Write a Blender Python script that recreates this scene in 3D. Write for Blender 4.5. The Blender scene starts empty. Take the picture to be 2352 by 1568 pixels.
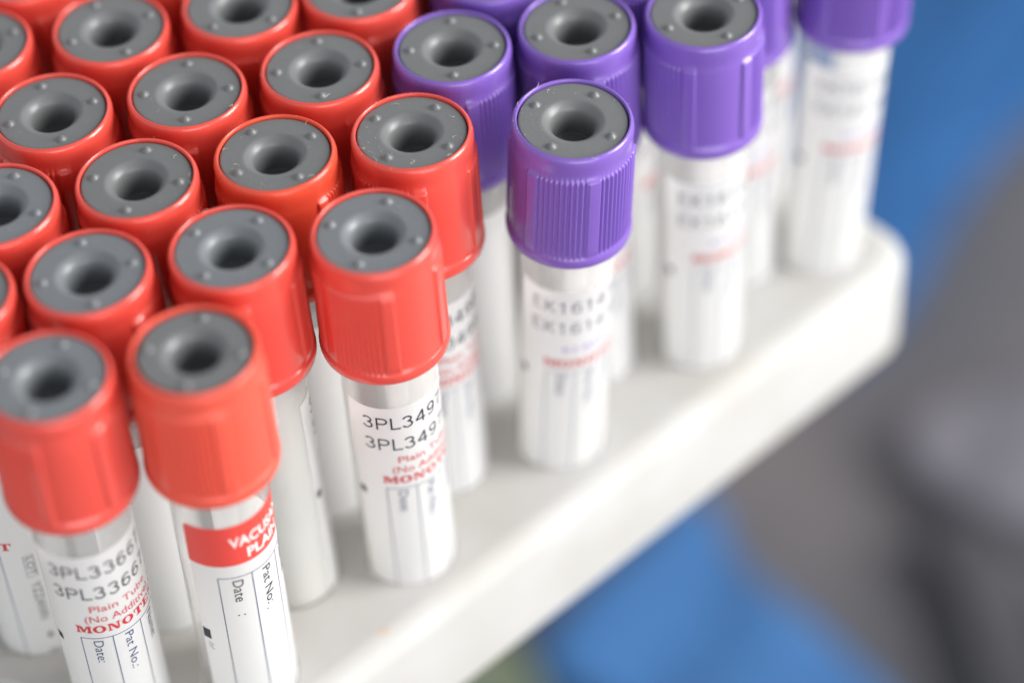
import bpy, bmesh, math, random
from math import sin, cos, pi, radians, atan2, sqrt
from mathutils import Vector, Matrix

random.seed(7)
MM = 0.001                      # everything below is written in millimetres
scn = bpy.context.scene
col = scn.collection

# ------------------------------------------------------------------ camera
CAM = Vector((-112.131, -192.081, 290.274))
YAW, PIT, ROL = 0.8644650, 0.8038173, -0.0636330
fwd = Vector((cos(PIT)*cos(YAW), cos(PIT)*sin(YAW), -sin(PIT)))
rt = Vector((sin(YAW), -cos(YAW), 0))
up = rt.cross(fwd)
r2 = rt*cos(ROL) + up*sin(ROL)
u2 = up*cos(ROL) - rt*sin(ROL)
cd = bpy.data.cameras.new('camera')
cam = bpy.data.objects.new('camera', cd)
col.objects.link(cam)
M = Matrix((r2, u2, -fwd)).transposed().to_4x4()
M.translation = CAM*MM
cam.matrix_world = M
cd.sensor_width = 36.0
cd.lens = 5939.974/2352*36.0
cd.clip_start = 0.01
cd.clip_end = 20.0
cd.dof.use_dof = True
cd.dof.focus_distance = 0.3415
cd.dof.aperture_fstop = 5.1
scn.camera = cam

# ------------------------------------------------------------------ light
w = bpy.data.worlds.new('World')
scn.world = w
w.use_nodes = True
wn = w.node_tree.nodes
wn['Background'].inputs[0].default_value = (0.90, 0.95, 1.0, 1)
wn['Background'].inputs[1].default_value = 0.80
# ambient gradient, zenith dimmed to darken stopper holes and gaps between caps
_tc0 = wn.new('ShaderNodeTexCoord'); _sp = wn.new('ShaderNodeSeparateXYZ'); _rp = wn.new('ShaderNodeValToRGB')
w.node_tree.links.new(_tc0.outputs['Generated'], _sp.inputs[0])
w.node_tree.links.new(_sp.outputs['Z'], _rp.inputs[0])
w.node_tree.links.new(_rp.outputs[0], wn['Background'].inputs[0])
_rp.color_ramp.elements[0].position = 0.45; _rp.color_ramp.elements[0].color = (0.90, 0.95, 1.0, 1)
_rp.color_ramp.elements[1].position = 0.85; _rp.color_ramp.elements[1].color = (0.24, 0.245, 0.25, 1)

def area(name, d, dist, size, sizey, power, colr):
    l = bpy.data.lights.new(name, 'AREA')
    l.shape = 'RECTANGLE'; l.size = size; l.size_y = sizey
    l.energy = power; l.color = colr
    o = bpy.data.objects.new(name, l); col.objects.link(o)
    d = Vector(d).normalized()
    tgt = Vector((0.05, 0.01, 0.03))
    o.location = tgt + d*dist
    o.rotation_euler = d.to_track_quat('Z', 'Y').to_euler()
    return o
area('window_light', (0.64, -0.62, 0.42), 1.1, 0.55, 0.75, 17.5, (1.0, 0.985, 0.96))
area('added_front_fill', (-0.42, -0.86, 0.16), 1.3, 1.1, 0.75, 6.8, (0.97, 0.98, 1.0))  # fill lamp added low in front, lifts the shade between the tubes

scn.view_settings.view_transform = 'Standard'
scn.view_settings.look = 'None'
scn.view_settings.exposure = 0.25
scn.view_settings.gamma = 1.0
scn.view_settings.use_curve_mapping = False
scn.render.engine = 'CYCLES'
try:
    scn.cycles.max_bounces = 20
    scn.cycles.diffuse_bounces = 14
    scn.cycles.transmission_bounces = 14
    scn.cycles.glossy_bounces = 6
    scn.cycles.transparent_max_bounces = 24
except Exception:
    pass

# ------------------------------------------------------------------ materials
def mat(name, colr, rough=0.4, sss=0.0, sssr=(1, .3, .2), scale=0.6, noise=0.0, nscale=150.0, bump=0.0, bscale=900.0, coat=0.0, spec=0.5, sat=None):
    m = bpy.data.materials.new(name); m.use_nodes = True
    nt = m.node_tree; b = nt.nodes['Principled BSDF']
    b.inputs['Base Color'].default_value = (*colr, 1)
    b.inputs['Roughness'].default_value = rough
    b.inputs['Specular IOR Level'].default_value = spec
    if sss:
        b.inputs['Subsurface Weight'].default_value = sss
        b.inputs['Subsurface Radius'].default_value = sssr
        b.inputs['Subsurface Scale'].default_value = scale*MM
    if coat:
        b.inputs['Coat Weight'].default_value = coat
        b.inputs['Coat Roughness'].default_value = 0.12
    tc = nt.nodes.new('ShaderNodeTexCoord')
    if noise:
        n = nt.nodes.new('ShaderNodeTexNoise'); n.inputs['Scale'].default_value = nscale
        n.inputs['Detail'].default_value = 4
        nt.links.new(tc.outputs['Object'], n.inputs['Vector'])
        mx = nt.nodes.new('ShaderNodeMix'); mx.data_type = 'RGBA'
        c2 = sat if sat else tuple(c*(1-noise) for c in colr)
        mx.inputs[6].default_value = (*colr, 1); mx.inputs[7].default_value = (*c2, 1)
        nt.links.new(n.outputs['Fac'], mx.inputs[0])
        nt.links.new(mx.outputs[2], b.inputs['Base Color'])
    if bump:
        n2 = nt.nodes.new('ShaderNodeTexNoise'); n2.inputs['Scale'].default_value = bscale
        n2.inputs['Detail'].default_value = 3
        nt.links.new(tc.outputs['Object'], n2.inputs['Vector'])
        bp = nt.nodes.new('ShaderNodeBump'); bp.inputs['Strength'].default_value = bump
        bp.inputs['Distance'].default_value = 0.00005
        nt.links.new(n2.outputs['Fac'], bp.inputs['Height'])
        nt.links.new(bp.outputs['Normal'], b.inputs['Normal'])
    return m

M_RED = mat('red_plastic', (0.72, 0.077, 0.055), 0.24, sss=0.15, sssr=(1, .12, .08), scale=1.2, coat=0.35, bump=0.25, bscale=700)
M_CORAL = mat('coral_red_plastic', (0.77, 0.095, 0.058), 0.36, sss=0.15, sssr=(1, .15, .1), scale=1.2, bump=0.2, bscale=700)
M_ORANGE = mat('orange_red_plastic', (0.72, 0.080, 0.040), 0.27, sss=0.15, sssr=(1, .15, .08), scale=1.2, bump=0.25, bscale=700)
M_PURPLE = mat('purple_plastic', (0.205, 0.108, 0.46), 0.25, sss=0.12, sssr=(.5, .3, 1), scale=1.0, coat=0.25, bump=0.25, bscale=700)
M_RUBBER = mat('grey_rubber', (0.160, 0.164, 0.166), 0.40, spec=0.6, noise=0.12, nscale=600, bump=0.35, bscale=2200)
M_RUBBER2 = mat('sheen_grey_rubber', (0.178, 0.190, 0.202), 0.40, spec=0.6, noise=0.12, nscale=600, bump=0.35, bscale=2200)  # paler copy of the grey rubber, bluish sheen put into the colour
M_BLACK = mat('black_ink', (0.022, 0.022, 0.035), 0.5)
M_GREYINK = mat('grey_ink', (0.15, 0.15, 0.18), 0.5)
M_BLUEINK = mat('blue_black_ink', (0.07, 0.09, 0.19), 0.5)
M_REDINK = mat('dark_red_ink', (0.55, 0.02, 0.035), 0.5)
M_PURINK = mat('pale_purple_ink', (0.42, 0.30, 0.62), 0.5)
M_BAND = mat('red_print', (0.74, 0.065, 0.05), 0.45)
M_WHITEINK = mat('white_ink', (0.85, 0.80, 0.78), 0.5)
M_DUST = mat('dust', (0.80, 0.74, 0.60), 0.8)

def paper():
    m = bpy.data.materials.new('white_label_paper'); m.use_nodes = True
    nt = m.node_tree; b = nt.nodes['Principled BSDF']; out = nt.nodes['Material Output']
    b.inputs['Base Color'].default_value = (0.86, 0.86, 0.862, 1)
    b.inputs['Roughness'].default_value = 0.45
    b.inputs['Specular IOR Level'].default_value = 0.35
    t = nt.nodes.new('ShaderNodeBsdfTranslucent'); t.inputs[0].default_value = (0.985, 0.97, 0.935, 1)
    mx = nt.nodes.new('ShaderNodeMixShader'); mx.inputs[0].default_value = 0.47
    nt.links.new(b.outputs[0], mx.inputs[1]); nt.links.new(t.outputs[0], mx.inputs[2])
    nt.links.new(mx.outputs[0], out.inputs[0])
    return m
M_PAPER = paper()

def glass():
    m = bpy.data.materials.new('clear_tube_plastic'); m.use_nodes = True
    nt = m.node_tree; nt.nodes.remove(nt.nodes['Principled BSDF']); out = nt.nodes['Material Output']
    tr = nt.nodes.new('ShaderNodeBsdfTransparent')
    lw = nt.nodes.new('ShaderNodeLayerWeight'); lw.inputs[0].default_value = 0.5
    rmp = nt.nodes.new('ShaderNodeValToRGB')
    rmp.color_ramp.elements[0].position = 0.0; rmp.color_ramp.elements[0].color = (1.0, 1.0, 0.998, 1)
    rmp.color_ramp.elements[1].position = 1.0; rmp.color_ramp.elements[1].color = (0.86, 0.865, 0.86, 1)
    e = rmp.color_ramp.elements.new(0.7); e.color = (0.99, 0.99, 0.985, 1)
    nt.links.new(lw.outputs['Facing'], rmp.inputs[0]); nt.links.new(rmp.outputs[0], tr.inputs[0])
    gl = nt.nodes.new('ShaderNodeBsdfGlossy'); gl.inputs['Roughness'].default_value = 0.05
    gl.inputs[0].default_value = (1, 1, 1, 1)
    pw = nt.nodes.new('ShaderNodeMath'); pw.operation = 'POWER'; pw.inputs[1].default_value = 4.0
    nt.links.new(lw.outputs['Facing'], pw.inputs[0])
    fr = nt.nodes.new('ShaderNodeMath'); fr.operation = 'MULTIPLY_ADD'; fr.inputs[1].default_value = 0.75; fr.inputs[2].default_value = 0.035
    nt.links.new(pw.outputs[0], fr.inputs[0])
    mx = nt.nodes.new('ShaderNodeMixShader')
    nt.links.new(fr.outputs[0], mx.inputs[0]); nt.links.new(tr.outputs[0], mx.inputs[1]); nt.links.new(gl.outputs[0], mx.inputs[2])
    # faint haze of the moulded plastic
    df = nt.nodes.new('ShaderNodeBsdfDiffuse'); df.inputs[0].default_value = (0.9, 0.895, 0.88, 1)
    m2 = nt.nodes.new('ShaderNodeMixShader'); m2.inputs[0].default_value = 0.17
    nt.links.new(mx.outputs[0], m2.inputs[1]); nt.links.new(df.outputs[0], m2.inputs[2])
    nt.links.new(m2.outputs[0], out.inputs[0])
    return m
M_GLASS = glass()

def rack_mat():
    m = mat('white_rack_plastic', (0.80, 0.795, 0.78), 0.75, spec=0.15, bump=0.3, bscale=160)
    nt = m.node_tree; b = nt.nodes['Principled BSDF']
    tc = [n for n in nt.nodes if n.type == 'TEX_COORD'][0]
    n = nt.nodes.new('ShaderNodeTexNoise'); n.inputs['Scale'].default_value = 55; n.inputs['Detail'].default_value = 5
    nt.links.new(tc.outputs['Object'], n.inputs['Vector'])
    rp = nt.nodes.new('ShaderNodeValToRGB')
    rp.color_ramp.elements[0].position = .35; rp.color_ramp.elements[0].color = (0.575, 0.56, 0.53, 1)
    rp.color_ramp.elements[1].position = .65; rp.color_ramp.elements[1].color = (0.63, 0.625, 0.61, 1)
    nt.links.new(n.outputs['Fac'], rp.inputs[0])
    # one small orange-brown stain on the top face near the front edge
    vd = nt.nodes.new('ShaderNodeVectorMath'); vd.operation = 'DISTANCE'
    vd.inputs[1].default_value = (18.1*MM, -7.6*MM, 0)
    nt.links.new(tc.outputs['Object'], vd.inputs[0])
    mr = nt.nodes.new('ShaderNodeMapRange'); mr.inputs[1].default_value = 0.2*MM; mr.inputs[2].default_value = 1.3*MM
    mr.inputs[3].default_value = 0.38; mr.inputs[4].default_value = 0.0
    nt.links.new(vd.outputs['Value'], mr.inputs[0])
    mx = nt.nodes.new('ShaderNodeMix'); mx.data_type = 'RGBA'
    mx.inputs[7].default_value = (0.72, 0.42, 0.22, 1)
    nt.links.new(mr.outputs[0], mx.inputs[0]); nt.links.new(rp.outputs[0], mx.inputs[6])
    nt.links.new(mx.outputs[2], b.inputs['Base Color'])
    # milky plastic: part of the light goes through
    tl = nt.nodes.new('ShaderNodeBsdfTranslucent'); tl.inputs[0].default_value = (0.90, 0.87, 0.80, 1)
    ms = nt.nodes.new('ShaderNodeMixShader'); ms.inputs[0].default_value = 0.20
    nt.links.new(b.outputs[0], ms.inputs[1]); nt.links.new(tl.outputs[0], ms.inputs[2])
    nt.links.new(ms.outputs[0], nt.nodes['Material Output'].inputs[0])
    return m
M_RACK = rack_mat()

# ------------------------------------------------------------------ helpers
def obj(name, me, m=None, parent=None):
    o = bpy.data.objects.new(name, me)
    if m:
        if len(me.materials) == 0: me.materials.append(m)
    if parent: o.parent = parent
    col.objects.link(o)
    return o
def tag(o, label=None, cat=None, group=None, kind=None):
    if label: o['label'] = label
    if cat: o['category'] = cat
    if group: o['group'] = group
    if kind: o['kind'] = kind
def mesh(name, verts, faces, smooth=True, mi=None):
    me = bpy.data.meshes.new(name)
    me.from_pydata([(v[0]*MM, v[1]*MM, v[2]*MM) for v in verts], [], faces)
    me.polygons.foreach_set('use_smooth', [smooth]*len(faces))
    if mi: me.polygons.foreach_set('material_index', mi)
    me.update()
    return me

# ------------------------------------------------------------------ setting: table far below, blurred things on it
TZ = -252.0
def table():
    m = bpy.data.materials.new('table_laminate'); m.use_nodes = True
    nt = m.node_tree; b = nt.nodes['Principled BSDF']; b.inputs['Roughness'].default_value = .5
    tc = nt.nodes.new('ShaderNodeTexCoord'); n = nt.nodes.new('ShaderNodeTexNoise')
    n.inputs['Scale'].default_value = 9; n.inputs['Detail'].default_value = 3
    nt.links.new(tc.outputs['Object'], n.inputs['Vector'])
    rp = nt.nodes.new('ShaderNodeValToRGB')
    rp.color_ramp.elements[0].position = .35; rp.color_ramp.elements[0].color = (0.098, 0.096, 0.108, 1)
    rp.color_ramp.elements[1].position = .65; rp.color_ramp.elements[1].color = (0.150, 0.134, 0.136, 1)
    nt.links.new(n.outputs['Fac'], rp.inputs[0]); nt.links.new(rp.outputs[0], b.inputs['Base Color'])
    s = 3000
    me = mesh('table_surface', [(-s, -s, TZ), (s, -s, TZ), (s, s, TZ), (-s, s, TZ)], [(0, 1, 2, 3)], False)
    o = obj('table_surface', me, m); tag(o, kind='structure')
table()

def pad(name, pts, h, m, z0=TZ):
    """a soft folded cloth / pouch: smoothed outline, rounded shoulders, gentle waves on top"""
    n = len(pts); out = []
    for i in range(n):                       # Catmull-Rom outline
        p0, p1, p2, p3 = [Vector(pts[(i+k-1) % n]) for k in range(4)]
        for k in range(8):
            t = k/8
            out.append(0.5*((2*p1)+(p2-p0)*t+(2*p0-5*p1+4*p2-p3)*t*t+(3*p1-p0-3*p2+p3)*t**3))
    c = sum(out, Vector((0, 0)))/len(out)
    rings = [(1.0, 0.15), (1.01, h*.5), (0.985, h*.85), (0.95, h), (0.8, h), (0.6, h), (0.4, h), (0.2, h)]
    V = []; F = []; N = len(out)
    for s, z in rings:
        for p in out:
            q = c+(p-c)*s
            wv = 0.12*h*sin(q.x*.11+q.y*.07)+0.1*h*sin(q.y*.15-q.x*.05) if s < .96 else 0
            V.append((q.x, q.y, z0+z+wv))
    for a in range(len(rings)-1):
        for k in range(N):
            F.append((a*N+k, a*N+(k+1) % N, (a+1)*N+(k+1) % N, (a+1)*N+k))
    V.append((c.x, c.y, z0+h)); ci = len(V)-1; a = len(rings)-1
    for k in range(N): F.append((a*N+k, a*N+(k+1) % N, ci))
    return obj(name, mesh(name, V, F), m)

o = pad('surgical_cloth', [(409, 297), (489, 241), (496, 188), (440, 162), (393, 157), (357, 149), (319, 135), (281, 133), (289, 191)], 16,
        mat('blue_cloth', (0.013, 0.105, 0.31), .8, noise=.35, nscale=14))
tag(o, 'large blurred blue cloth lying behind the right end of the rack', 'cloth', 'blue cloths on the table')
o = pad('surgical_cloth', [(150, 114), (205, 122), (217, 117), (209, 99), (205, 80), (205, 62), (198, 31), (170, 32), (139, 63), (153, 86)], 13,
        mat('light_blue_cloth', (0.047, 0.172, 0.43), .8, noise=.45, nscale=18))
tag(o, 'lighter blue folded cloth below the long front edge of the rack', 'cloth', 'blue cloths on the table')
o = pad('instrument_pouch', [(247, 70), (259, 62), (256, 43), (250, 20), (232, -9), (204, 0), (227, 32), (241, 52)], 13,
        mat('charcoal_fabric', (0.058, 0.057, 0.066), .7, noise=.3, nscale=20))
tag(o, 'long dark charcoal pouch lying out of focus at the lower right', 'pouch')
o = pad('folded_towel', [(274, 97), (298, 91), (320, 74), (287, 36), (267, 54), (263, 73)], 13,
        mat('lilac_grey_towel', (0.165, 0.156, 0.182), .8, noise=.2, nscale=20))
tag(o, 'pale lilac grey folded towel out of focus at the right side', 'towel')
o = pad('sponge_pad', [(87, 106), (130, 132), (146, 122), (144, 106), (121, 72)], 13,
        mat('olive_sponge', (0.215, 0.225, 0.125), .9, noise=.7, nscale=25, sat=(0.06, 0.11, 0.10)))
tag(o, 'olive green pad half hidden under the front of the rack', 'pad')

# ------------------------------------------------------------------ rack
PX, QY, H = 30.41, 9.66, 65.2
def lat(i, j): return Vector((PX*(i+j)/2, QY*(j-i), 0))
BASE = {(1, 1): (30.5, 0.9), (2, 2): (61.0, 1.2), (3, 3): (90.3, 0.7), (4, 4): (118.6, 1.2), (0, 1): (15.7, 9.6), (-1, 1): (0.6, 18.9),
        (1, 2): (45.2, 9.8), (0, 2): (29.8, 19.0), (2, 3): (76.0, 9.8), (3, 4): (107.0, 8.8)}
TOP = {(0, 0): (0.6, -0.4), (1, 1): (29.6, -0.3), (2, 2): (62.1, -3.1), (3, 3): (90.0, 0.0), (4, 4): (122.8, -0.1), (-1, 0): (-14.8, 8.9), (0, 1): (15.2, 10.5),
       (1, 2): (45.7, 10.5), (2, 3): (75.9, 10.5), (-1, 1): (-0.4, 20.0), (0, 2): (30.3, 20.2), (1, 3): (61.0, 19.5), (-1, 2): (14.5, 29.4),
       (0, 3): (45.6, 29.3), (-1, 3): (30.0, 38.6), (-2, 3): (14.6, 48.3), (-2, 2): (-1.3, 38.6), (-2, 4): (30.9, 56.8), (-1, 4): (46.6, 47.8)}

def build_rack():
    root = bpy.data.objects.new('test_tube_rack', None); col.objects.link(root)
    root.location = (30*MM, 45*MM, TZ*MM)
    root.empty_display_size = .02
    tag(root, 'white plastic block rack with rounded edges holding all the capped tubes', 'test tube rack')
    inv = Matrix.Translation((-30*MM, -45*MM, -TZ*MM))
    bev = 3.9
    x0, x1, y0, y1, R = -78.0, 130.0, -11.0, 108.0, 7.5
    cu = bpy.data.curves.new('rack_outline', 'CURVE'); cu.dimensions = '2D'; cu.fill_mode = 'BOTH'
    def spl(pts):
        s = cu.splines.new('POLY'); s.points.add(len(pts)-1)
        for k, p in enumerate(pts): s.points[k].co = (p[0], p[1], 0, 1)
        s.use_cyclic_u = True
    out = []
    a0, a1, b0, b1 = x0+bev, x1-bev, y0+bev, y1-bev; r = R-bev
    for cx, cy, a in ((a1-r, b0+r, -90), (a1-r, b1-r, 0), (a0+r, b1-r, 90), (a0+r, b0+r, 180)):
        for k in range(9):
            t = radians(a+k*90/8); out.append((cx+r*cos(t), cy+r*sin(t)))
    spl(out)
    hr = 6.58; hb = 0.0
    for i in range(-8, 9):
        for j in range(i, i+12):
            p = lat(i, j)
            if not (x0+9 < p.x < x1-7 and p.y < y1-9): continue
            q = BASE.get((i, j), (p.x, p.y))
            spl([(q[0]+(hr+0.5)*cos(2*pi*k/48), q[1]+(hr+0.5)*sin(2*pi*k/48)) for k in range(48)])
    cu.extrude = 11.0-0.5
    cu.bevel_depth = 0.5; cu.bevel_resolution = 3
    tmp = bpy.data.objects.new('tmp', cu); col.objects.link(tmp)
    dg = bpy.context.evaluated_depsgraph_get()
    me = bpy.data.meshes.new_from_object(tmp.evaluated_get(dg))
    bpy.data.objects.remove(tmp)
    # the outer silhouette gets a bigger radius than the holes
    d = bev*0.65; bx0, bx1, by0, by1 = x0+bev, x1-bev, y0+bev, y1-bev
    for v in me.vertices:
        v.co.z -= 11.0
    # outer rounding: push vertices beyond the flat area outwards as a quarter round
    bm = bmesh.new(); bm.from_mesh(me)
    me2 = bpy.data.meshes.new('rack_block')
    bm.to_mesh(me2); bm.free()
    for v in me2.vertices:
        v.co = Vector((v.co.x*MM, v.co.y*MM, v.co.z*MM))
    me2.polygons.foreach_set('use_smooth', [False]*len(me2.polygons))
    blk = obj('rack_block', me2, M_RACK, root)
    blk.matrix_parent_inverse = inv
    # rounded outer skirt (front, ends, back) butting against the block
    V = []; F = []
    ring = []
    for cx, cy, a in ((x1-R, y0+R, -90), (x1-R, y1-R, 0), (x0+R, y1-R, 90), (x0+R, y0+R, 180)):
        for k in range(17):
            t = radians(a+k*90/16); ring.append((cx, cy, cos(t), sin(t)))
    rb = 3.2
    prof = [(-bev-0.2, 0.02), (-rb, 0.02)]
    prof += [(-rb+rb*sin(radians(t)), -rb+rb*cos(radians(t))+0.02) for t in (22, 34, 46, 58, 70, 80, 90)]
    prof += [(0.0, -11.0)]
    prof += [(-rb+rb*cos(radians(t)), -22+rb-rb*sin(radians(t))) for t in (0, 12, 24, 36, 48, 60, 75, 90)]
    N = len(ring)
    for off, z in prof:
        for cx, cy, ca, sa in ring:
            V.append((cx+(R+off)*ca, cy+(R+off)*sa, z))
    for a in range(len(prof)-1):
        for k in range(N):
            F.append((a*N+k, (a+1)*N+k, (a+1)*N+(k+1) % N, a*N+(k+1) % N))
    sk = obj('rim', mesh('rack_rim', V, F), M_RACK, root)
    sk.matrix_parent_inverse = inv
    # support legs, standing on the table well inside the outline
    for (lx0, lx1) in ((-70, -52), (34, 52)):
        bm = bmesh.new(); bmesh.ops.create_cube(bm, size=1)
        for v in bm.verts:
            v.co = Vector(((lx0+lx1)/2+v.co.x*(lx1-lx0), 62+v.co.y*76, (TZ-22.0)/2+v.co.z*(-22.05-TZ)))*MM
        bmesh.ops.bevel(bm, geom=bm.edges[:], offset=1.5*MM, segments=2, affect='EDGES')
        me = bpy.data.meshes.new('leg'); bm.to_mesh(me); bm.free()
        lg = obj('leg', me, M_RACK, root); lg.matrix_parent_inverse = inv
build_rack()

# ------------------------------------------------------------------ cap mesh (origin at cap top centre, axis z)
CH = 20.0
def cap_mesh():
    N = 540
    def feat(a):                       # a in degrees -> (height of rib/panel 0..1)
        a %= 180.0
        for c in (0, 60, 120):
            for cc in (c, c-180, c+180):
                d = abs(a-cc)
                if d < 6.4: return min(1.0, (6.4-d)/0.7)*1.0
        if 6.4 < a < 53.6 or 66.4 < a < 113.6:
            s = a-6.4 if a < 60 else a-66.4
            ph = (s/47.2*9.5) % 1.0
            return 0.92*max(0.0, 1-abs(ph-.5)*2.6)**0.75
        return 0.0
    fe = [feat(360*k/N) for k in range(N)]
    # (radius, z, rib factor)
    prof = [(7.42, -3.0, 0), (7.42, -0.45, 0), (7.45, -0.18, 0), (7.53, -0.03, 0), (7.60, 0.0, 0), (7.74, -0.05, 0), (7.88, -0.17, 0), (8.00, -0.36, 0), (8.09, -0.62, 0), (8.14, -0.92, 0),
            (8.16, -1.3, 0), (8.14, -1.9, 0), (8.10, -2.6, 0), (8.10, -3.85, 0), (8.13, -3.95, .85), (8.18, -4.4, 1), (8.2, -8.0, 1), (8.23, -12.0, 1), (8.27, -16.6, 1), (8.28, -17.4, 1), (8.30, -17.8, 0.5),
            (8.55, -18.1, 0), (8.68, -18.35, 0), (8.72, -18.7, 0), (8.70, -19.3, 0), (8.60, -19.75, 0), (8.45, -19.95, 0), (8.2, -20.0, 0), (6.9, -20.0, 0), (6.75, -19.6, 0), (6.75, -14.0, 0)]
    V = []; F = []
    for r, z, f in prof:
        for k in range(N):
            a = 2*pi*k/N; rr = r+0.36*f*fe[k]
            V.append((rr*cos(a), rr*sin(a), z))
    for s in range(len(prof)-1):
        for k in range(N):
            F.append((s*N+k, (s+1)*N+k, (s+1)*N+(k+1) % N, s*N+(k+1) % N))
    return V, F
cv, cf = cap_mesh()
CAPM = {}
for nm, m in (('red', M_RED), ('coral', M_CORAL), ('orange', M_ORANGE), ('purple', M_PURPLE)):
    me = mesh('cap_'+nm, cv, cf); me.materials.append(m); CAPM[nm] = me

def stopper_mesh(R0):
    N = 192
    rs = [0.0, .8, 1.5, 2.1, 2.4, 2.65]
    prof = [(r, -4.9+0.3*cos(r/2.9*pi/2)) for r in rs]+[(2.7, -4.8), (2.74, -4.5), (2.75, -3.6), (2.77, -2.7), (2.81, -2.0), (2.89, -1.45), (3.0, -1.08), (3.15, -.80), (3.35, -.56), (3.6, -.34), (3.85, -.17), (4.05, -.06), (4.22, 0)]
    r = 4.55
    while r < R0-0.3:
        prof.append((r, 0)); r += .14
    prof += [(R0-.28, 0), (R0-.12, -.03), (R0-.03, -.12), (R0, -.3), (R0, -3.0)]
    V = []; F = []
    for r, z in prof:
        for k in range(N):
            a = 2*pi*k/N; x, y = r*cos(a), r*sin(a); zz = z
            if 5.0 < r < 6.8:
                for q in range(4):
                    d = sqrt((x-5.75*cos(q*pi/2))**2+(y-5.75*sin(q*pi/2))**2)
                    if d < 0.66: zz += 0.55*(1-(d/0.66)**2)**0.8
            V.append((x, y, zz-0.38))
    for s in range(len(prof)-1):
        for k in range(N):
            F.append((s*N+k, s*N+(k+1) % N, (s+1)*N+(k+1) % N, (s+1)*N+k))
    return V, F
STM = {}
for nm, R0, m in (('std', 7.33, M_RUBBER), ('pale', 7.33, M_RUBBER2), ('small', 7.0, M_RUBBER)):
    V, F = stopper_mesh(R0)
    me = mesh('stopper_'+nm, V, F); me.materials.append(m); STM[nm] = me

def tube_mesh():
    N = 96
    prof = [(5.75, -13), (6.5, -13.02), (6.5, -40), (6.5, -92)]
    for k in range(1, 10):
        t = radians(k*10); prof.append((6.5*cos(t) if k < 9 else 0.01, -92-6.5*sin(t)))
    V = []; F = []
    for r, z in prof:
        for k in range(N): V.append((r*cos(2*pi*k/N), r*sin(2*pi*k/N), z))
    n = len(prof)
    for s in range(n-1):
        for k in range(N): F.append((s*N+k, (s+1)*N+k, (s+1)*N+(k+1) % N, s*N+(k+1) % N))
    me = mesh('tube_body', V, F); me.materials.append(M_GLASS)
    return me
TUBE = tube_mesh()

# ------------------------------------------------------------------ printing
_tc = {}
def text_geo(s, bold=0.0):
    """flat text -> (verts, faces) normalised to height of 'H' = 1, with left edge at 0; vertical cuts for bending"""
    key = (s, bold)
    if key in _tc: return _tc[key]
    cu = bpy.data.curves.new('t', 'FONT'); cu.body = s; cu.size = 1.0; cu.resolution_u = 3; cu.offset = bold
    cu.fill_mode = 'FRONT'
    t = bpy.data.objects.new('t', cu); col.objects.link(t)
    dg = bpy.context.evaluated_depsgraph_get()
    me = bpy.data.meshes.new_from_object(t.evaluated_get(dg))
    bpy.data.objects.remove(t)
    V = [Vector((v.co.x, v.co.y, 0)) for v in me.vertices]; F = [tuple(p.vertices) for p in me.polygons]
    bpy.data.meshes.remove(me)
    x0 = min(v.x for v in V); x1 = max(v.x for v in V)
    V = [((v.x-x0)/(x1-x0), v.y/0.69, 0) for v in V]
    _tc[key] = (V, F)
    return _tc[key]

def arc(cx, cy, rx, ry, a0, a1, n=14):
    return [(cx+rx*cos(radians(a0+(a1-a0)*k/n)), cy+ry*sin(radians(a0+(a1-a0)*k/n))) for k in range(n+1)]
GL = {
 '3': [arc(.32, .74, .25, .22, 165, -90)+arc(.33, .27, .28, .25, 90, -165)],
 'P': [[(.06, -.04), (.06, 1.0)], [(.06, .96), (.40, .96)]+arc(.40, .72, .25, .24, 90, -90)+[(.06, .48)]],
 'L': [[(.06, 1.04), (.06, .04)], [(.0, .04), (.60, .04)]],
 '4': [[(.50, -.04), (.50, .98)], [(.50, .98), (.03, .30)], [(.0, .27), (.68, .27)]],
 '9': [arc(.33, .68, .27, .28, 0, 360, 22), arc(.33, .60, .27, .56, 10, -80)+arc(.30, .17, .24, .13, -90, -165, 6)],
 '6': [arc(.33, .32, .27, .28, 0, 360, 22), arc(.33, .40, .27, .56, 190, 100)+arc(.36, .83, .24, .13, 90, 15, 6)],
 '7': [[(.02, .94), (.64, .94)]+[(.45, .62), (.32, .30), (.26, -.04)]],
 '0': [arc(.33, .5, .28, .46, 0, 360, 26)],
 '1': [[(.36, -.04), (.36, 1.0)], [(.36, .96), (.26, .82), (.10, .76)]],
 '2': [arc(.32, .70, .26, .26, 165, -20)+[(.06, .05)], [(.02, .04), (.62, .04)]],
 '5': [[(.58, .96), (.16, .96), (.10, .50)]+arc(.32, .32, .27, .28, 125, -160)],
 '8': [arc(.33, .74, .23, .22, 0, 360, 20), arc(.33, .27, .28, .25, 0, 360, 20)],
 'E': [[(.08, -.04), (.08, 1.04)], [(.08, .96), (.62, .96)], [(.08, .52), (.56, .52)], [(.08, .04), (.64, .04)]],
 'K': [[(.08, -.04), (.08, 1.04)], [(.08, .36), (.62, 1.0)], [(.26, .55), (.66, .0)]],
}
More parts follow.
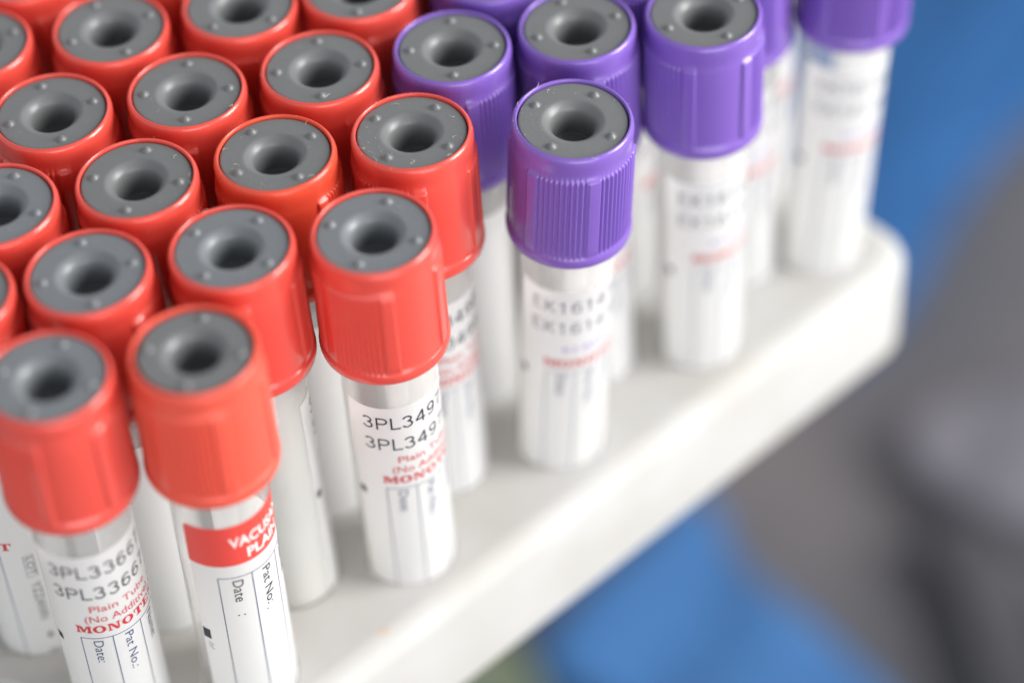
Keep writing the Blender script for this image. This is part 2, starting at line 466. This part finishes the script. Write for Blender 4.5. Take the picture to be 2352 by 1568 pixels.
def serial_geo(word, th=.058):
    """plain round sans numerals and capitals drawn as even strokes; width 1, height 1"""
    V = []; F = []; adv = .87; W = adv*len(word)-.2-(.16 if 'L' in word else 0); lay = 0; off = 0.0
    for ci, ch in enumerate(word):
        for pl in GL[ch]:
            if ci and word[ci-1] == 'L' and pl is GL[ch][0]: off -= .16
            P = [Vector(p) for p in pl]; b = len(V); lay = (lay+1) % 5
            closed = (P[0]-P[-1]).length < 1e-4
            for k in range(len(P)):
                if closed: d = P[(k+1) % (len(P)-1)]-P[(k-1) % (len(P)-1)]
                else: d = P[min(k+1, len(P)-1)]-P[max(k-1, 0)]
                d.normalize(); n = Vector((-d.y, d.x))*th
                for q in (P[k]+n, P[k]-n): V.append(((ci*adv+off+q.x)/W, q.y, lay*.002))
            for k in range(len(P)-1): F.append((b+2*k, b+2*k+1, b+2*k+3, b+2*k+2))
    return V, F

def slab_geo(word):
    """heavy slab-serif capitals, normalised to total width 1 and height 1"""
    polys = []
    def q(x0, y0, x1, y1): polys.append([(x0, y0), (x1, y0), (x1, y1), (x0, y1)])
    def para(xa, ya, xb, yb, wd): polys.append([(xa, ya), (xa+wd, ya), (xb+wd, yb), (xb, yb)])
    x = 0.0
    for ch in word:
        wd = 1.15
        if ch == 'M':
            wd = 1.45
            q(x+.10, .13, x+.30, .87); q(x+1.08, .13, x+1.36, .87); q(x, 0, x+.42, .13); q(x+.98, 0, x+1.45, .13); q(x, .87, x+.34, 1); q(x+1.06, .87, x+1.45, 1)
            para(x+.58, 0.1, x+.26, .95, .30); para(x+.62, 0.1, x+.98, .95, .16)
        elif ch == 'N':
            wd = 1.25
            q(x+.10, .13, x+.26, .87); q(x+.92, .13, x+1.08, .87); q(x, 0, x+.38, .13); q(x, .87, x+.34, 1); q(x+.8, .87, x+1.2, 1)
            para(x+.76, 0.0, x+.18, .95, .30)
        elif ch == 'O':
            wd = 1.25
            n = 20
            for k in range(n):
                a, b = 2*pi*k/n, 2*pi*(k+1)/n
                polys.append([(x+.6+.60*cos(a), .5+.52*sin(a)), (x+.6+.60*cos(b), .5+.52*sin(b)), (x+.6+.27*cos(b), .5+.38*sin(b)), (x+.6+.27*cos(a), .5+.38*sin(a))])
        elif ch == 'T':
            wd = 1.15
            q(x+.40, .13, x+.72, .87); q(x+.25, 0, x+.87, .13); q(x, .87, x+1.12, 1); q(x, .62, x+.12, .87); q(x+1.0, .62, x+1.12, .87)
        elif ch == 'E':
            wd = 1.15
            q(x+.12, .13, x+.42, .87); q(x, 0, x+1.08, .13); q(x, .87, x+1.04, 1); q(x+.96, .13, x+1.08, .38); q(x+.92, .64, x+1.04, .87); q(x+.42, .44, x+.72, .56)
        elif ch == 'S':
            wd = 1.05
            n = 16; pts = []
            for k in range(n+1):
                a = radians(20+k*250/n); pts.append((x+.5+.36*cos(a), .74+.19*sin(a), .5+.36*0))
            up_ = [(p[0], p[1]) for p in pts]
            lo = [(x+1.0-p[0]+x, 1.0-p[1]) for p in up_]
            path = up_+lo[::-1][1:]
            for a, b in zip(path[:-1], path[1:]):
                polys.append([(a[0]-.09, a[1]-.06), (b[0]-.09, b[1]-.06), (b[0]+.09, b[1]+.06), (a[0]+.09, a[1]+.06)])
        x += wd+.1
    x -= .1
    V = []; F = []
    for k, p in enumerate(polys):
        b = len(V)
        for (a, c) in p: V.append((a/x, c, 0.001*(k % 5)))
        F.append(tuple(range(b, b+len(p))))
    return V, F

LR = 6.57
class Label:
    """a label sheet wrapped on the tube; u in mm along the circumference from its left edge, v in mm down from its top edge"""
    def __init__(s):
        s.V = []; s.F = []; s.mi = []; s.mats = [M_PAPER]
    def slot(s, m):
        if m not in s.mats: s.mats.append(m)
        return s.mats.index(m)
    def add(s, V, F, m, lift):
        bm = bmesh.new()
        vs = [bm.verts.new(v) for v in V]
        for f in F:
            try: bm.faces.new([vs[i] for i in f])
            except ValueError: pass
        x0 = min(v[0] for v in V); x1 = max(v[0] for v in V)
        x = x0+0.35
        while x < x1:
            bmesh.ops.bisect_plane(bm, geom=bm.verts[:]+bm.edges[:]+bm.faces[:], plane_co=(x, 0, 0), plane_no=(1, 0, 0)); x += 0.35
        bm.verts.index_update(); b = len(s.V); k = s.slot(m)
        for v in bm.verts:
            r = LR+lift+v.co.z; a = v.co.x/LR
            s.V.append((r*cos(a), r*sin(a), -v.co.y))
        for f in bm.faces:
            s.F.append(tuple(b+v.index for v in f.verts)); s.mi.append(k)
        bm.free()
    def rect(s, u0, v0, u1, v1, m, lift=0.03, r=0.0):
        if r:
            P = []
            for cx, cy, a in ((u0+r, v0+r, 180), (u1, v0, None), (u1, v1, None), (u0, v1, None)):
                if a is None: P.append((cx, cy, 0))
                else:
                    for k in range(7):
                        t = radians(a+k*15); P.append((cx+r*cos(t), cy+r*sin(t), 0))
            s.add(P, [tuple(range(len(P)))], m, lift)
        else:
            s.add([(u0, v0, 0), (u1, v0, 0), (u1, v1, 0), (u0, v1, 0)], [(0, 1, 2, 3)], m, lift)
    def text(s, t, u, base, wd, ht, m, bold=0.0, lift=0.05):
        V, F = text_geo(t, bold)
        s.add([(u+x*wd, base-y*ht, z) for x, y, z in V], F, m, lift)
    def slab(s, t, u, base, wd, ht, m, lift=0.05):
        V, F = slab_geo(t)
        s.add([(u+x*wd, base-y*ht, z*2) for x, y, z in V], F, m, lift)
    def serial(s, t, u, base, wd, ht, m, th=.058, lift=0.05):
        V, F = serial_geo(t, th)
        s.add([(u+x*wd, base-y*ht, z) for x, y, z in V], F, m, lift)
    def vtext(s, t, uc, v, ln, ht, m, bold=0.0, lift=0.05):
        """text reading downwards, tops to the right; uc = baseline u"""
        V, F = text_geo(t, bold)
        s.add([(uc+y*ht, v+x*ln, z) for x, y, z in V], F, m, lift)
    def mesh(s, name):
        me = mesh(name, s.V, s.F, True, s.mi)
        for m in s.mats: me.materials.append(m)
        return me
DEG = LR*pi/180          # mm per degree
LLEN, LWID = 58.0, 245*DEG

def lot_column(L):
    L.rect(181*DEG, 17.2, 181*DEG+.09, 21.6, M_GREYINK); L.rect(181*DEG, 17.2, 193*DEG, 17.29, M_GREYINK)
    L.rect(193*DEG, 17.2, 193*DEG+.09, 21.6, M_GREYINK); L.rect(181*DEG, 21.55, 193*DEG+.09, 21.64, M_GREYINK)
    L.vtext('LOT', 184*DEG, 17.6, 3.6, 0.95, M_GREYINK)
    L.vtext('YZZANN', 183*DEG, 22.8, 8.0, 1.25, M_GREYINK)
    L.rect(186*DEG, 34.0, 191*DEG, 35.0, M_BLACK); L.vtext('2014-07', 184*DEG, 37.5, 7.0, 1.1, M_GREYINK)
def table_grid(L, u0, v0, cols, lw=0.13):
    L.rect(u0*DEG, v0, cols[-1]*DEG, v0+lw, M_BLUEINK)
    for c in [u0]+cols: L.rect(c*DEG-lw/2, v0, c*DEG+lw/2, LLEN-1.5, M_BLUEINK, lift=0.045)

def std_label(serial, lines, ink, bold=0.058, ser_ink=M_BLACK):
    L = Label()
    n = 80
    L.add([(0, 0, 0), (LWID, 0, 0), (LWID, LLEN, 0), (0, LLEN, 0)], [(0, 1, 2, 3)], M_PAPER, 0)
    L.serial(serial, 22*DEG, 4.15, 14.9, 2.2, ser_ink, bold)
    L.serial(serial, 22*DEG, 8.4, 14.9, 2.2, ser_ink, bold)
    for (t, u, base, wd, ht) in lines: L.text(t, u*DEG, base, wd, ht, ink)
    L.slab('MONOTEST', 40*DEG, 15.4, 15.2, 1.45, M_REDINK)
    table_grid(L, 43, 16.5, [80, 118, 155])
    L.vtext('Date:', 57*DEG, 17.1, 4.6, 1.3, M_BLUEINK)
    L.vtext('Pat No.:', 94*DEG, 17.1, 7.6, 1.3, M_BLUEINK)
    L.vtext('Name:', 131*DEG, 17.1, 5.4, 1.3, M_BLUEINK)
    L.add([(3*DEG, 17.9, 0), (13*DEG, 17.9, 0), (14*DEG, 19.2, 0), (4*DEG, 19.2, 0)], [(0, 1, 2, 3)], M_BLACK, .03)
    lot_column(L)
    return L
PLAIN = [('Plain Tube', 61, 11.1, 9.1, 1.25), ('(No Additive)', 53, 13.2, 10.6, 1.3)]
EDTA = [('K3 EDTA', 64, 12.3, 7.6, 1.25)]
_lab = {}
def label_mesh(kind, serial=''):
    k = (kind, serial)
    if k in _lab: return _lab[k]
    if kind == 'blank':
        L = Label(); L.rect(0, 0, LWID, LLEN, M_PAPER, 0, 1.0); me = L.mesh('paper_label')
    elif kind == 'plain': me = std_label(serial, PLAIN, M_REDINK).mesh('paper_label')
    elif kind == 'edta': me = std_label(serial, EDTA, M_PURINK, 0.05, M_GREYINK).mesh('paper_label')
    else:
        L = Label()
        L.rect(0, 0, LWID, LLEN, M_PAPER, 0, 1.0)
        # printed red band, its left top corner rounded, standing 2 hundredths proud of the paper
        L.rect(0.0, -0.02, 200*DEG, 7.6, M_BAND, 0.02, 1.0)
        L.text('VACUSAN', 53*DEG, 4.1, 9.9, 1.75, M_WHITEINK, 0.022)
        L.text('PLAIN', 73*DEG, 6.7, 6.2, 1.75, M_WHITEINK, 0.022)
        table_grid(L, 34, 9.9, [74, 114, 152])
        L.vtext('Date', 50*DEG, 10.6, 4.3, 1.45, M_BLACK)
        L.rect(50*DEG, 17.6, 50*DEG+.22, 17.82, M_BLACK); L.rect(57*DEG, 17.6, 57*DEG+.22, 17.82, M_BLACK)
        L.vtext('Pat No:', 88*DEG, 10.6, 7.4, 1.45, M_BLACK)
        L.rect(86*DEG, 18.7, 86*DEG+.22, 18.92, M_BLACK)
        L.vtext('Name:', 128*DEG, 10.6, 6.2, 1.45, M_BLACK)
        L.rect(1*DEG, 21.5, 12*DEG, 23.5, M_BLACK)
        L.vtext('/:/', 7*DEG, 24.2, 1.4, .8, M_BLACK)
        me = L.mesh('paper_label')
    _lab[k] = me
    return me

def pale_core_mesh():
    # added pale solid up to the cap, lightens the dark tube interior
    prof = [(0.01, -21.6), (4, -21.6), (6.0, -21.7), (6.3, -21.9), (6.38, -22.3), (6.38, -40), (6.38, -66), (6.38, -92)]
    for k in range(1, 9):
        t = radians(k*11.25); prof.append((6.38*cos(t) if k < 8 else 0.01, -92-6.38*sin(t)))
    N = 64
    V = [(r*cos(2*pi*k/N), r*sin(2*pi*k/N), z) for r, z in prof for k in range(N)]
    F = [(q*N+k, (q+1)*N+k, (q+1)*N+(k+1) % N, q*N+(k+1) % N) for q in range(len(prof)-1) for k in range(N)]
    return mesh('added_pale_core', V, F)
M_PALE_CORE = mat('added_pale_core', (0.49, 0.482, 0.45), 0.5, sss=0.5, sssr=(1, .9, .7), scale=3.0, noise=.08, nscale=90)

def dust_mesh(n, seed, fib):
    rd = random.Random(seed)
    V = []; F = []
    def blob(c, s):
        b = len(V)
        d = [(1, 0, 0), (-1, 0, 0), (0, 1, 0), (0, -1, 0), (0, 0, 1), (0, 0, -1)]
        for q in d:
            k = s*rd.uniform(.6, 1.3); V.append((c[0]+q[0]*k, c[1]+q[1]*k, c[2]+q[2]*k*.7))
        for f in ((0, 2, 4), (2, 1, 4), (1, 3, 4), (3, 0, 4), (2, 0, 5), (1, 2, 5), (3, 1, 5), (0, 3, 5)): F.append(tuple(b+i for i in f))
    for _ in range(n):
        a = rd.uniform(0, 2*pi); r = sqrt(rd.uniform(4.4**2, 7.1**2)) if rd.random() < .8 else rd.uniform(7.6, 8.0)
        if rd.random() < .45: a = rd.gauss(seed*1.7, .35)
        blob((r*cos(a), r*sin(a), -0.33 if r < 7.3 else 0.0), rd.choice([.025, .03, .04, .06]))
    for _ in range(fib):
        a = rd.uniform(0, 2*pi); r = rd.uniform(5, 7.9); x, y = r*cos(a), r*sin(a); z = -.33 if r < 7.2 else .03
        h = rd.uniform(0, 2*pi); cv_ = rd.uniform(-1.2, 1.2); prev = None
        for k in range(9):
            s = .018
            b = len(V)
            nx, ny = -sin(h), cos(h)
            for q in ((nx*s, ny*s, 0), (0, 0, s*1.6), (-nx*s, -ny*s, 0)): V.append((x+q[0], y+q[1], z+q[2]))
            if prev is not None:
                for e in range(3): F.append((prev+e, prev+(e+1) % 3, b+(e+1) % 3, b+e))
            prev = b
            x += cos(h)*.11; y += sin(h)*.11; z += rd.uniform(-.005, .03); h += cv_*.3+rd.uniform(-.3, .3)
    return mesh('dust', V, F, False)

# ------------------------------------------------------------------ tubes
GRP_R, GRP_P = 'red capped tubes standing in the white rack', 'purple capped tubes standing in the white rack'
# key: (colour, dots image angle, panel phase from front, label kind, serial, label start from front, dust(n, fibres), label text)
T = {
 (0, 0): ('coral', 72, 70, 'band', '', -53, (10, 0), 'orange-red capped tube in the front row with a red printed band on its label'),
 (1, 1): ('red', 67, -115, 'plain', '3PL34971', -62, (18, 1), 'red capped tube at the front edge whose label reads 3PL349'),
 (2, 2): ('purple', 59, -40, 'edta', 'EK161472', -67, (70, 5), 'sharp ribbed purple capped tube at the front edge, its dusty tube label reading EK1614'),
 (3, 3): ('purple', 34, 47, 'edta', 'EK161475', -50, (16, 0), 'purple capped tube in the front row, second from the right end of the rack'),
 (4, 4): ('purple', 50, -28, 'edta', 'EK161481', -55, (0, 0), 'purple capped tube at the far right end of the rack, against the blue background'),
 (-1, 0): ('red', 60, 32, 'plain', '3PL33667', -77, (8, 0), 'large blurred red capped tube at lower left whose label reads 3PL33667'),
 (0, 1): ('red', 47, 60, 'plain', '3PL33701', 50, (22, 2), 'red capped tube showing a milky unlabelled side, left of the tube reading 3PL349'),
 (1, 2): ('red', 53, 62, 'plain', '3PL34985', -56, (60, 9), 'red capped tube directly left of the sharp purple one, fibres on its stopper'),
 (2, 3): ('purple', 110, 20, 'edta', 'EK161490', -60, (20, 0), 'purple capped tube right behind the sharp ribbed purple one'),
 (3, 4): ('purple', 20, -70, 'edta', 'EK161466', -55, (0, 0), 'purple capped tube mostly hidden between the two rightmost front row caps'),
 (-1, 1): ('red', 89, 35, 'blank', '', -110, (14, 1), 'red capped tube directly behind the gap between the two nearest lower left caps'),
 (0, 2): ('orange', 117, 40, 'blank', '', -125, (55, 4), 'orange-red capped tube near the middle of the red group with a dusty stopper'),
 (1, 3): ('purple', 89, 15, 'blank', '', -120, (12, 0), 'leftmost purple capped tube, its whole grey stopper in view'),
 (2, 4): ('purple', 30, 0, 'edta', 'EK161403', 0, (0, 0), 'purple capped tube at the top edge, in the dark gap between two purple stoppers'),
 (3, 5): ('purple', 30, 0, 'edta', 'EK161404', 0, (0, 0), 'purple capped tube only showing its pale body behind, near the far right end'),
 (-2, 1): ('red', 40, 20, 'plain', '3PL33709', -184, (5, 0), 'red capped tube cut off by the left edge, its label showing a rotated LOT line'),
 (-1, 2): ('red', 69, 45, 'plain', '3PL33711', 30, (34, 3), 'red capped tube in sharp focus directly left of the orange-red dusty one'),
 (0, 3): ('red', 88, 25, 'plain', '3PL33712', 30, (14, 1), 'red capped tube directly left of the leftmost whole purple capped tube'),
 (1, 4): ('purple', 30, 20, 'edta', 'EK161405', 30, (0, 0), 'purple cap cut by the top edge just right of the red caps'),
 (2, 5): ('purple', 30, 20, 'edta', 'EK161406', 30, (0, 0), 'dark purple capped tube glimpsed at the top edge behind two purple stoppers'),
 (-2, 2): ('red', 55, 30, 'plain', '3PL33713', 30, (12, 1), 'red capped tube cut by the left edge halfway down, half of its stopper showing'),
 (-1, 3): ('red', 82, 55, 'plain', '3PL33714', 30, (26, 1), 'red capped tube in the upper left, directly behind the orange-red dusty one'),
 (0, 4): ('red', 85, 10, 'plain', '3PL33715', 30, (0, 0), 'rightmost red cap cut by the top edge, next to the leftmost purple caps'),
 (1, 5): ('purple', 30, 20, 'edta', 'EK161407', 30, (0, 0), 'purple capped tube barely seen at the top edge behind the cut purple rim'),
 (-2, 3): ('red', 95, 60, 'plain', '3PL33716', 30, (14, 0), 'red capped tube with a whole stopper nearest the upper left edge'),
 (-1, 4): ('red', 45, 75, 'plain', '3PL33717', 30, (4, 0), 'red capped tube whose stopper is cut in half by the top edge'),
 (0, 5): ('red', 45, 75, 'plain', '3PL33718', 30, (0, 0), 'red capped tube in the dark gap behind the rightmost red cap'),
 (-2, 4): ('red', 105, 30, 'plain', '3PL33719', 30, (4, 0), 'red capped tube in the top left with nearly its whole stopper in view'),
 (-1, 5): ('red', 45, 30, 'plain', '3PL33720', 30, (0, 0), 'dark red cap in the gap between the two rightmost red caps at the top edge'),
 (-3, 4): ('red', 8, 60, 'plain', '3PL33721', 30, (2, 0), 'red capped tube cut by the left edge just below the top left corner'),
 (-2, 5): ('red', 45, 30, 'plain', '3PL33722', 30, (0, 0), 'red cap seen in the gap at the top edge between the second and third caps'),
 (-3, 5): ('red', 45, 10, 'plain', '3PL33723', 30, (0, 0), 'red cap cut by the top left corner, only its lower rim showing'),
}
for key, (colr, dots, pan, lk, ser, lst, dst, text) in T.items():
    p = lat(*key)
    b = BASE.get(key, (p.x+random.uniform(-.3, .3), p.y+random.uniform(-.3, .3)))
    t = TOP.get(key, (p.x+random.uniform(-.4, .4), p.y+random.uniform(-.4, .4)))
    B = Vector((b[0], b[1], 0)); Tp = Vector((t[0], t[1], H))
    ax = (Tp-B); Ln = ax.length; ax.normalize()
    foot = B - ax*26.0
    purple = colr == 'purple'
    root = bpy.data.objects.new('blood_tube', None); col.objects.link(root)
    root.empty_display_size = .01
    root.location = foot*MM
    root.rotation_mode = 'QUATERNION'
    root.rotation_quaternion = Vector((0, 0, 1)).rotation_difference(ax)
    tag(root, text, 'blood tube', GRP_P if purple else GRP_R)
    front = atan2(CAM.y-Tp.y, CAM.x-Tp.x)
    zt = (Ln+26.0)*MM
    def put(name, me, ang, z=0.0):
        o = bpy.data.objects.new(name, me); col.objects.link(o); o.parent = root
        o.location = (0, 0, zt+z*MM); o.rotation_euler = (0, 0, ang)
        return o
    put('tube_body', TUBE, 0)
    put('cap', CAPM[colr], front+radians(pan))
    sk = 'small' if key == (0, 0) else ('pale' if key in ((-1, 0), (1, 1), (0, 1), (-1, 1), (-2, 2)) else 'std')
    put('stopper', STM[sk], front+radians(90+dots))
    gap = {'band': 26.0, 'plain': 26.8, 'blank': 26.8, 'edta': 26.7}[lk] - (1.6 if key == (4, 4) else 0)
    put('paper_label', label_mesh(lk, ser), front+radians(lst), -gap)
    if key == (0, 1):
        gm = pale_core_mesh(); gm.materials.append(M_PALE_CORE); put('added_pale_core', gm, 0)
    if dst[0]:
        dm = dust_mesh(dst[0], (key[0]*7+key[1]*3) % 11+1, dst[1]); dm.materials.append(M_DUST)
        d = put('dust', dm, front); d['kind'] = 'stuff'
